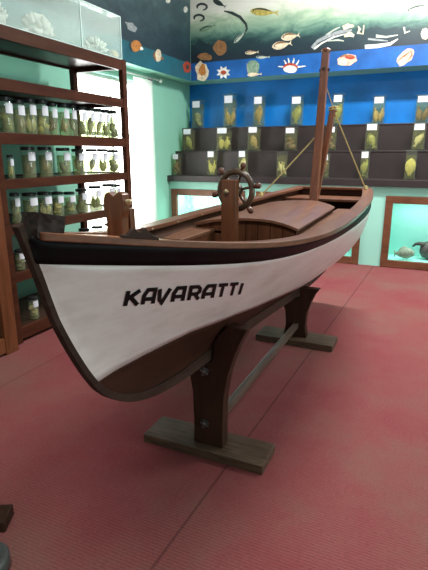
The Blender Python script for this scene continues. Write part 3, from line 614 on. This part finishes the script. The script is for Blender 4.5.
def strip(name, zlo, zhi, n, mat, off=0.0, thick=.009):
    bm = bmesh.new()
    for s in (-1, 1):
        rows = []
        for Y in YS:
            a, b = zlo(Y), zhi(Y)
            rows.append([Vector((CX + s * (hb(Y, lerp(a, b, k / n)) + off), Y, lerp(a, b, k / n))) for k in range(n + 1)])
        V = grid(bm, rows)
    bmesh.ops.remove_doubles(bm, verts=bm.verts, dist=.0004)
    # outward normals on both sides
    bm.normal_update()
    for f in bm.faces:
        c = f.calc_center_median(); 
        if f.normal.x * (c.x - CX) < 0: f.normal_flip()
    me = bpy.data.meshes.new(name); me.from_pydata([], [], []); bm.to_mesh(me); bm.free()
    o = bpy.data.objects.new(name, me); COL.objects.link(o); me.materials.append(mat); o.parent = boat; me.transform(Matrix.Translation(-boat.location))
    for f in me.polygons: f.use_smooth = True
    s = o.modifiers.new('plank thickness', 'SOLIDIFY'); s.thickness = thick; s.offset = -1; s.use_even_offset = False
    return o
BH = lambda Y: pl([(.9, .062), (2.5, .060), (4.85, .085)], Y)
zlow = lambda Y: max(zk(Y) + kg(Y), min(pl(ZW, Y), zs_(Y)))
zbd = lambda Y: max(zk(Y) + kg(Y), zs_(Y) - BH(Y))
zkk = lambda Y: zk(Y) + kg(Y)
strip('hull_bottom', zkk, lambda Y: max(zkk(Y), zlow(Y)), 12, M['hullbottom'])
strip('hull_side', lambda Y: min(zlow(Y), zbd(Y)), zbd, 14, M['hull'])
strip('sheer_band', zbd, lambda Y: max(zs_(Y), zkk(Y)), 3, M['band'], off=.004, thick=.013)
# stem and keel, one curved timber
pts = [(.850, 1.334), (.857, 1.318)] + [(y, z) for y, z in ZK if y > .89]
fine = []
for (y0, z0), (y1, z1) in zip(pts, pts[1:]):
    for k in range(4): fine.append((lerp(y0, y1, k / 4), lerp(z0, z1, k / 4)))
fine.append(pts[-1])
sm = []
for i in range(len(fine)):
    a = fine[max(i - 2, 0):i + 3]; sm.append((sum(p[0] for p in a) / len(a), sum(p[1] for p in a) / len(a)))
rows = []
for i, (y, z) in enumerate(sm):
    a = sm[max(i - 1, 0)]; b = sm[min(i + 1, len(sm) - 1)]; ty, tz = b[0] - a[0], b[1] - a[1]; l = math.hypot(ty, tz); ny, nz = -tz / l, ty / l   # inward normal (up / aft)
    if ny * .0 + nz < 0 and ny < 0: ny, nz = -ny, -nz
    o_, i_ = -.002, pl([(.95, .019), (1.2, .022), (1.6, .045), (2.0, .06)], y); hw = pl([(.95, .0105), (1.5, .015)], y)
    rows.append([Vector((CX - hw, y + ny * o_, z + nz * o_)), Vector((CX + hw, y + ny * o_, z + nz * o_)), Vector((CX + hw, y + ny * i_, z + nz * i_)), Vector((CX - hw, y + ny * i_, z + nz * i_))])
bm = bmesh.new(); V = grid(bm, rows, True); bm.faces.new(V[0]); bm.faces.new(V[-1][::-1]); link('keel', bm, M['keel'], boat, bevel=.004)
# transom
def ring(Y, inset=0, n=16, top=None):
    zt = top or zs_(Y); a = zk(Y) + kg(Y); r = []
    zz = [a + (zt - a) * (k / n) ** 2 for k in range(n + 1)]
    r += [Vector((CX + max(hb(Y, z) - inset, 0), Y, z)) for z in zz]
    r += [Vector((CX - max(hb(Y, z) - inset, 0), Y, z)) for z in zz[::-1]]
    return r
link('transom', PRISM(ring(YT - .03, .006), (0, .032, 0)), M['hullbottom'], boat)
# inner lining: darker boards seen inside, from the sole up
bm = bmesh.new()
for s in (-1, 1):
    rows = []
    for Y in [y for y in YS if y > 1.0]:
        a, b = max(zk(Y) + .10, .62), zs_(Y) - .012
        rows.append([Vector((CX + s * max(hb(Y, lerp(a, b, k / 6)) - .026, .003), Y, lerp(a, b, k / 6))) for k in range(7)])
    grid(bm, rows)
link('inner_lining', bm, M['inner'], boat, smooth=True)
# cap rail: flat rail on top of the sheer
def rail(s, name='cap_rail'):
    bm = bmesh.new(); rows = []
    for Y in [y for y in YS if y >= .9]:
        z = zs_(Y); b = bs_(Y); wd = min(pl([(.9, .02), (1.2, .03), (1.6, .07), (2.2, .085), (4.85, .095)], Y), b + .012)
        o_, i_ = b + .012, b + .012 - wd
        rows.append([Vector((CX + s * o_, Y, z)), Vector((CX + s * o_, Y, z + .022)), Vector((CX + s * i_, Y, z + .022)), Vector((CX + s * i_, Y, z))])
    V = grid(bm, rows, True); bm.faces.new(V[0]); bm.faces.new(V[-1][::-1]); return link(name, bm, M['cap'], boat, bevel=.003)
rail(1); rail(-1)
zt = zs_(YT); link('transom_cap', BX(CX - .355, CX + .355, YT - .06, YT + .022, zt + .001, zt + .024), M['cap'], boat, bevel=.004)
# bow deck
bm = bmesh.new(); T, B = [], []
for Y in [y for y in YS if .93 <= y <= 1.46]:
    w = max(bs_(Y) - .012, .01); T.append([Vector((CX + u * w, Y, zs_(Y) + .012 + .010 * (1 - u * u))) for u in (-1, -.6, -.2, .2, .6, 1)])
grid(bm, T); o = link('bow_deck', bm, M['deck'], boat); s = o.modifiers.new('t', 'SOLIDIFY'); s.thickness = .012; s.offset = -1
# block on the stem head
c = Vector((CX + .005, .935, 1.318)); rt = Matrix.Rotation(R(-14), 3, 'X') @ Matrix.Rotation(R(-6), 3, 'Z')
bm = BX(c.x - .036, c.x + .030, c.y - .035, c.y + .05, c.z - .032, c.z + .032, rot=rt)
bmesh.ops.subdivide_edges(bm, edges=bm.edges, cuts=5, use_grid_fill=True); rn = random.Random(3)
for v in bm.verts: v.co += Vector((rn.uniform(-1, 1), rn.uniform(-1, 1), rn.uniform(-1, 1))) * .0016
tag(link('stem_head_block', bm, M['wrap'], boat), 'shiny dark wrinkled block')
# bitt post
yb_ = 1.275; bm = bmesh.new(); zb = zs_(yb_) + .015; w = .040; zt = 1.372
prof = [(-w * .78, zb), (-w * .80, 1.29), (-w * .98, 1.325), (-w * 1.0, 1.355), (-w * .85, 1.374), (-w * .5, 1.383), (-w * .12, 1.372), (0, 1.369), (w * .12, 1.373), (w * .5, 1.385), (w * .9, 1.376), (w * 1.0, 1.357), (w * .95, 1.325), (w * .80, 1.30), (w * .78, zb)]
bo = link('bow_bitt', PRISM([Vector((CX - .016 + x, yb_, z)) for x, z in prof], (0, .035, 0)), M['post'], boat, bevel=.003)
bm = TUBE([(CX - .016 - .046, yb_ + .018, 1.352), (CX - .016 + .056, yb_ + .018, 1.352)], .0085, 12)
link('pin', bm, M['brass'], bo, smooth=True)
link('rear_post', BX(CX - .014, CX + .006, yb_ + .06, yb_ + .09, zs_(1.3) + .012, 1.325), M['post'], bo, bevel=.003)
# fairlead on the near rail
yf = 1.165; p = Vector((CX + bs_(yf) - .006, yf, zs_(yf) + .022)); dY = .02
tdir = Vector((bs_(yf + .05) - bs_(yf - .05), .1, fz(yf + .05) - fz(yf - .05))).normalized()
prof = [(-.062, 0), (-.060, .008), (-.042, .010), (-.030, .022), (-.018, .030), (-.008, .022), (.004, .020), (.010, .030), (.020, .034), (.032, .022), (.045, .012), (.064, .008), (.066, 0)]
nrm = Vector((tdir.y, -tdir.x, 0)).normalized()
link('fairlead', PRISM([p + tdir * a + Vector((0, 0, b)) for a, b in prof], nrm * .018), M['keel'], boat, bevel=.002)
# sole and bulkheads
zf = .80
bm = bmesh.new(); rows = []
for Y in [y for y in YS if 1.4 <= y <= 4.82]:
    w = hb(Y, zf) - .02; rows.append([Vector((CX - w, Y, zf)), Vector((CX + w, Y, zf))])
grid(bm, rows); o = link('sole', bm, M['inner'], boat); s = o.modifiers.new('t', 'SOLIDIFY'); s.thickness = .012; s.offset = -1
# raised floor of the steering well and side decks beside the cabin
def deckpart(name, Y0, Y1, z, inner, outer, mat, sides=(-1, 1), th=.014):
    for s in sides:
        bm = bmesh.new(); rows = []
        for k in range(13):
            Y = lerp(Y0, Y1, k / 12); o_ = hb(Y, z) - .022 if outer is None else outer
            rows.append([Vector((CX + s * inner, Y, z)), Vector((CX + s * o_, Y, z))])
        grid(bm, rows); o = link(name, bm, mat, boat); m_ = o.modifiers.new('t', 'SOLIDIFY'); m_.thickness = th; m_.offset = -1
C0, C1, CW = 2.63, 3.86, .232
deckpart('side_deck', C0, C1 + .3, 1.052, CW - .05, None, M['side'])
# cabin: planked front, sides, cambered hatch top
CL = .40
def camber(x, z0=1.088, h=.045): return z0 + h * (1 - (abs(x) / (CW if x > 0 else CL)) ** 2.2)
n = 12; W2 = .44
W2 = CL
pr = [Vector((CX + lerp(-W2, CW, k / n), C0, camber(lerp(-W2, CW, k / n)) - .012)) for k in range(n + 1)]
pr = pr + [Vector((CX + CW, C0, .82)), Vector((CX - .36, C0, .82))]
link('cabin_front', PRISM(pr, (0, .02, 0)), M['planks'], boat)
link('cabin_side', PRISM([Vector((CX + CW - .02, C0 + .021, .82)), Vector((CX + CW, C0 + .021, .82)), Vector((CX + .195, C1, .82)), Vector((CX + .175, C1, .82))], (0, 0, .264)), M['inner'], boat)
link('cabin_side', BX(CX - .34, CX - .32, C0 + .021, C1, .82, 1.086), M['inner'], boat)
link('cabin_back', BX(CX - .319, CX + .17, C1 - .02, C1, .82, 1.10), M['planks'], boat)
bm = bmesh.new(); rows = []
for Y in (C0 - .018, (C0 + C1) / 2, C1 + .012): tt = (Y - C0) / (C1 - C0); cl = lerp(CL, .34, max(0, tt)); cr = lerp(CW, .195, tt); rows.append([Vector((CX + x, Y, camber(max(-CL, min(CW, x if x < 0 else x * CW / (cr + .012)))))) for x in [lerp(-cl, cr + .012, k / 14) for k in range(15)]])
grid(bm, rows); o = link('hatch_top', bm, M['hatch'], boat); s = o.modifiers.new('t', 'SOLIDIFY'); s.thickness = .014; s.offset = 0
# port side bench and small fore hatch
link('bench', BX(CX - .43, CX - .27, 2.20, C0 - .001, 1.045, 1.065), M['side'], boat, bevel=.003)
link('bench_front', BX(CX - .29, CX - .272, 2.21, C0 - .001, .82, 1.044), M['planks'], boat)
for Y in (1.62, 1.78):
    bm = bmesh.new(); z1, z0 = zs_(Y) - .01, .86
    tube(bm, [(CX - hb(Y, lerp(z0, z1, k / 6)) + .030, Y, lerp(z0, z1, k / 6)) for k in range(7)], .013, 8); tag(link('rib', bm, M['greymetal'], boat, smooth=True), 'blue-grey rib')
# aft thwart with mast hole
for y0, y1, z in ((4.42, 4.78, 1.085),):
    pr = [Vector((CX - hb(y0, z) + .022, y0, z)), Vector((CX + hb(y0, z) - .022, y0, z)), Vector((CX + hb(y1, z) - .022, y1, z)), Vector((CX - hb(y1, z) + .022, y1, z))]
    link('thwart', PRISM(pr, (0, 0, .022)), M['hatch'], boat, bevel=.003)
# bolts in the far rail
for k, Y in enumerate((1.75, 2.05, 2.4, 2.75)):
    p = Vector((CX - bs_(Y) + .075, Y, zs_(Y) + .008)); link('rail_bolt', LATHE([(.007, 0), (.007, .004), (.004, .006)], p, (1, -.2, 0), 8), M['brass'], boat)
# wheel post
yw = 2.19; wpz = 1.378; link('wheel_post', BX(CX - .040, CX + .036, yw, yw + .05, .80, wpz), M['post'], boat, bevel=.004)
link('axle_knob', LATHE([(.013, 0), (.014, .006), (.009, .012)], (CX - .012, yw, 1.322), (0, -1, 0), 12), M['brass'], boat, smooth=True)
wc = Vector((CX - .012, 2.315, 1.320)); wh = bpy.data.objects.new('steering_wheel', None)
TT = Matrix.Rotation(R(-8), 3, 'Z')
def wp(a, r, dy=0): return wc + TT @ Vector((math.cos(a) * r, dy, math.sin(a) * r))
rim = TUBE([wp(2 * math.pi * k / 36, (.094)) for k in range(36)], .0155, 10, closed=True)
wheel = link('steering_wheel', rim, M['wheel'], boat, smooth=True)
link('hub', LATHE([(.018, -.10), (.018, -.02), (.034, -.018), (.034, .018), (.012, .024)], wc, TT @ Vector((0, 1, 0)), 14), M['wheel'], wheel, smooth=True)
for k in range(6):
    a = R(12 + 60 * k); d = wp(a, 1) - wp(a, 0)
    bm = bmesh.new(); lathe(bm, [(.007, .03), (.008, .098)], wc, d, 8); link('spoke', bm, M['wheel'], wheel, smooth=True)
    link('handle', LATHE([(.007, .104), (.010, .110), (.015, .124), (.015, .138), (.008, .146)], wc, d, 10), M['handle'], wheel, smooth=True)
# mast, crutch spar, ropes
def taper(name, a, b, wa, wb, mat, parent):
    a, b = Vector(a), Vector(b); t = (b - a).normalized(); u = Vector((1, 0, 0)); u = (u - t * u.dot(t)).normalized(); v = t.cross(u); bm = bmesh.new()
    rows = [[p + u * w * x + v * w * y for x, y in ((-.5, -.5), (.5, -.5), (.5, .5), (-.5, .5))] for p, w in ((a, wa), (b, wb))]
    V = grid(bm, rows, True); bm.faces.new(V[0]); bm.faces.new(V[-1][::-1]); return link(name, bm, mat, parent, bevel=.006)
mt_ = atX(326, 52, CX); _b = atX(313.5, 202, CX); m0 = _b + (_b - mt_) * (.28 / (mt_.z - _b.z)); mast = taper('mast', m0, mt_, .068, .056, M['mast'], boat)
tb = lambda t: m0.lerp(mt_, t)
link('band', LATHE([(.043, 0), (.043, .02)], tb(.90) , (mt_ - m0), 4), M['keel'], mast)
link('truck', LATHE([(.036, -.002), (.040, .012), (.034, .022)], mt_, (mt_ - m0), 12), M['mast'], mast)
sp1 = atY(333.5, 107, 4.30); sp0 = atY(315.5, 199, 4.17)
taper('crutch_spar', sp0, sp1, .050, .046, M['mast'], boat)
link('rope', TUBE([mt_ - Vector((0, 0, .22)), mt_ + Vector((.03, .03, -.3)), sp1 + Vector((.0, -.03, -.0))], .0045, 6), M['rope'], boat)
g2 = Vector((CX + bs_(4.72) - .05, 4.72, zs_(4.72) + .022))
link('rope', TUBE([sp1 + Vector((0, -.03, -.01)), g2], .0065, 6), M['rope'], boat)
g1 = Vector((CX - bs_(3.94) + .03, 3.94, zs_(3.94) + .022))
link('rope', TUBE([tb(.55) + Vector((-.03, 0, 0)), g1], .0065, 6), M['rope'], boat)
for g in (g1, g2): link('rope_cleat', LATHE([(.020, 0), (.018, .012), (.010, .020), (.013, .03), (.006, .036)], g - Vector((0, 0, .001)), (0, 0, 1), 10), M['rope'], boat, smooth=True)
link('rope', TUBE([sp1 + Vector((math.cos(t) * .036, math.sin(t) * .036 - .0, -.035 + .003 * t)) for t in [k * .6 for k in range(22)]], .0055, 6), M['rope'], boat)

# lettering: block capitals drawn as strokes, laid on the hull's planking
def hull_hit(x, y):
    d = ray(x, y); lo = None; t = .6
    while t < 4:
        p = CP + d * t
        if .9 < p.y < 4.8 and p.z > zk(p.y) and CX + hb(p.y, p.z) >= p.x: break
        t += .002
    return p
G = {   # strokes in a 0..1 cell (x right, y up); each a quad strip of width w
 'K': [[(0, 0), (0, 1)], [(.02, .42), (.85, 1)], [(.28, .56), (.85, 0)]],
 'A': [[(0, 0), (0, .62), (.22, 1), (.8, 1), (.8, 0)], [(0, .36), (.8, .36)]],
 'V': [[(0, 1), (.12, .25), (.35, 0), (.85, 1)]],
 'R': [[(0, 0), (0, 1), (.62, 1), (.8, .84), (.8, .62), (.62, .46), (0, .46)], [(.42, .46), (.82, 0)]],
 'T': [[(-.05, 1), (.85, 1)], [(.4, 1), (.4, 0)]],
 'I': [[(0, 1), (0, 0)]]}
word = 'KAVARATTI'; spans = [(0, .095), (.107, .202), (.208, .308), (.318, .428), (.45, .562), (.574, .70), (.71, .832), (.836, .955), (.984, 1.012)]
bl, tl_, br, tr_ = [hull_hit(*p) for p in ((122.5, 307.5), (126.5, 289.5), (238.5, 295.5), (242.5, 282))]
def onhull(u, v):   # u along the word, v up
    # letters shrink evenly towards the stern
    y = lerp(lerp(bl.y, br.y, u), lerp(tl_.y, tr_.y, u), v); z = lerp(lerp(bl.z, br.z, u), lerp(tl_.z, tr_.z, u), v)
    return Vector((CX + hb(y, z) + .0028, y, z))
bm = bmesh.new(); sw = .25
for ch, (u0, u1) in zip(word, spans):
    for st in G[ch]:
        L_, R_ = [], []; nn = len(st)
        for i, (x, y) in enumerate(st):
            a = st[max(i - 1, 0)]; b = st[min(i + 1, nn - 1)]
            d1 = Vector((x - a[0], y - a[1])); d2 = Vector((b[0] - x, b[1] - y)); d1 = d1.normalized() if d1.length else d2.normalized(); d2 = d2.normalized() if d2.length else d1
            nrm_ = Vector((-(d1 + d2).y, (d1 + d2).x)).normalized(); k = 1 / max(.5, nrm_.dot(Vector((-d1.y, d1.x))))
            wv = Vector((1.12, .88)); o_ = Vector((nrm_.x * wv.x, nrm_.y * wv.y)) * sw / 2 * k
            L_.append((x + o_.x, y * .83 + .085 + o_.y)); R_.append((x - o_.x, y * .83 + .085 - o_.y))
        rows = []
        for i in range(nn - 1):
            m_ = 6
            for j in range(m_ + (i == nn - 2)):
                t = j / m_; A = (lerp(L_[i][0], L_[i + 1][0], t), lerp(L_[i][1], L_[i + 1][1], t)); B_ = (lerp(R_[i][0], R_[i + 1][0], t), lerp(R_[i][1], R_[i + 1][1], t))
                rows.append([onhull(u0 + (lerp(A[0], B_[0], q / 2) + (.17 if ch == 'T' else .12)) / ((1.14 if ch == 'T' else 1.09) if ch != 'I' else .24) * (u1 - u0), lerp(A[1], B_[1], q / 2)) for q in range(3)])
        grid(bm, rows)
o = link('lettering', bm, M['letter'], boat); tag(o, 'black painted capitals spelling KAVARATTI')
s = o.modifiers.new('coat', 'SOLIDIFY'); s.thickness = .0012; s.offset = 0

# ---------------------------------------------------------------- boat stand
st = empty('boat_stand', (CX, 2.8, 0), 'dark wooden trestle stand carrying the boat, two uprights on grey-brown boards', 'stand')
for (x0, x1, y0, y1, yu) in ((-1.285, -.612, 1.905, 2.11, 1.955), (-1.235, -.60, 3.545, 3.78, 3.63)):
    link('base_board', BX(x0, x1, y0, y1, 0, .05), M['baseboard'], st, bevel=.004)
    th = .07; yc = yu + th / 2; prof = [(.082, .0505), (.080, .18), (.086, .34), (.106, .46), (.140, .57), (.172, .65), (.205, .715)] if yu < 3 else [(.095, .0505), (.080, .15), (.088, .26), (.12, .36), (.150, .43), (.180, .47)]
    def hz(x, Y):   # height of the hull skin at half-breadth x
        z = zk(Y)
        while hb(Y, z) < x and z < 1.1: z += .003
        return z
    side = []
    for xx, z in prof:
        side.append((xx, z))
    x_end, z_end = side[-1]; ztop = min(hz(max(x_end - .03, .03), yu), z_end + .02); 
    inner_ = [(x, min(hz(x, yu) - .012, hz(x, yu + th) - .012, z_end)) for x in (x_end - .02, x_end * .75, x_end * .5, x_end * .3, .03)]
    inner_ = [(x, z) for x, z in inner_ if z > .3 and x > .025] + [(.024, min(zk(yu), zk(yu + th)) - .014), (.0, min(zk(yu), zk(yu + th)) - .014)]
    right = side + inner_
    poly = [Vector((-.925 + x, yu, z)) for x, z in right] + [Vector((-.925 - x, yu, z)) for x, z in right[:-1][::-1]]
    bm = bmesh.new(); prism(bm, poly, (0, th, 0)); link('upright', bm, M['upright'], st, bevel=.004)
link('stretcher', BX(-.935, -.897, 2.026, 3.629, .128, .172), M['stretch'], st, bevel=.004)
for z in (.465, .175):
    b = bmesh.new(); c = Vector((-.94, 1.955, z)); lathe(b, [(.022, 0), (.022, .003), (.010, .004), (.010, .016), (.006, .018)], c, (0, -1, 0), 12)
    for a in (20, 110): bx(b, c.x - .024, c.x + .024, c.y - .014, c.y - .005, c.z - .006, c.z + .006, rot=Matrix.Rotation(R(a), 3, 'Y'))
    link('bolt', b, M['steel'], st)

# ---------------------------------------------------------------- feet of another stand at the lower left edge
a = atZ(8, 520, .03)
ns = empty('low_wooden_stand', (-1.75, 1.05, 0), 'dark wooden stand foot and grey-rimmed disc cut off by the lower left edge', 'stand')
p1 = atZ(12, 506, .05); p2 = atZ(13, 524, 0)
dr = Matrix.Rotation(R(28), 3, 'Z')
def rb(c, hx, hy, z0, z1):
    bm = BX(-hx, hx, -hy, hy, z0, z1); bmesh.ops.transform(bm, matrix=Matrix.Translation((c[0], c[1], 0)) @ dr.to_4x4(), verts=bm.verts); return bm
link('foot_board', rb((-1.66, 1.075), .205, .055, 0, .05), M['upright'], ns, bevel=.005)
link('foot_board', rb((-1.84, .72), .03, .40, .051, .09), M['baseboard'], ns, bevel=.005)
link('round_foot', LATHE([(.085, 0), (.09, .01), (.09, .05), (.078, .062), (.06, .05)], (-1.375, .955, 0), (0, 0, 1), 24), M['greymetal'], ns, smooth=True)

# ---------------------------------------------------------------- light
w_ = bpy.data.worlds.new('world'); SC.world = w_; w_.use_nodes = True
w_.node_tree.nodes['Background'].inputs[0].default_value = (1, .98, .95, 1); w_.node_tree.nodes['Background'].inputs[1].default_value = .5
def area(name, loc, rot, sx, sy, e, col=(1, 1, 1)):
    L = bpy.data.lights.new(name, 'AREA'); L.shape = 'RECTANGLE'; L.size = sx; L.size_y = sy; L.energy = e; L.color = col
    o = bpy.data.objects.new(name, L); COL.objects.link(o); o.location = loc; o.rotation_euler = rot; return o
area('ceiling_lamp', (-.3, 5.3, 4.2), (0, 0, 0), 1.3, .3, 250, (1, .98, .94))
area('ceiling_lamp', (-.9, .4, 4.2), (0, 0, 0), 1.3, .3, 90, (1, .98, .94))
area('ceiling_lamp', (1.8, 4.5, 4.2), (0, 0, 0), 1.3, .3, 90, (1, .98, .94))
area('side_fill_light', (RX - .05, 2.2, 1.7), (0, R(90), 0), 1.6, 2.4, 66, (.95, .98, 1))  # added fill in front of the right wall, brightens the hull side; no window modelled
SC.view_settings.view_transform = 'Standard'; SC.view_settings.look = 'None'; SC.view_settings.exposure = 0; SC.view_settings.gamma = 1
SC.view_settings.use_curve_mapping = False
SC.cycles.use_denoising = True; SC.cycles.max_bounces = 10; SC.cycles.transparent_max_bounces = 24; SC.cycles.caustics_reflective = False; SC.cycles.caustics_refractive = False
SC.cycles.sample_clamp_indirect = 6
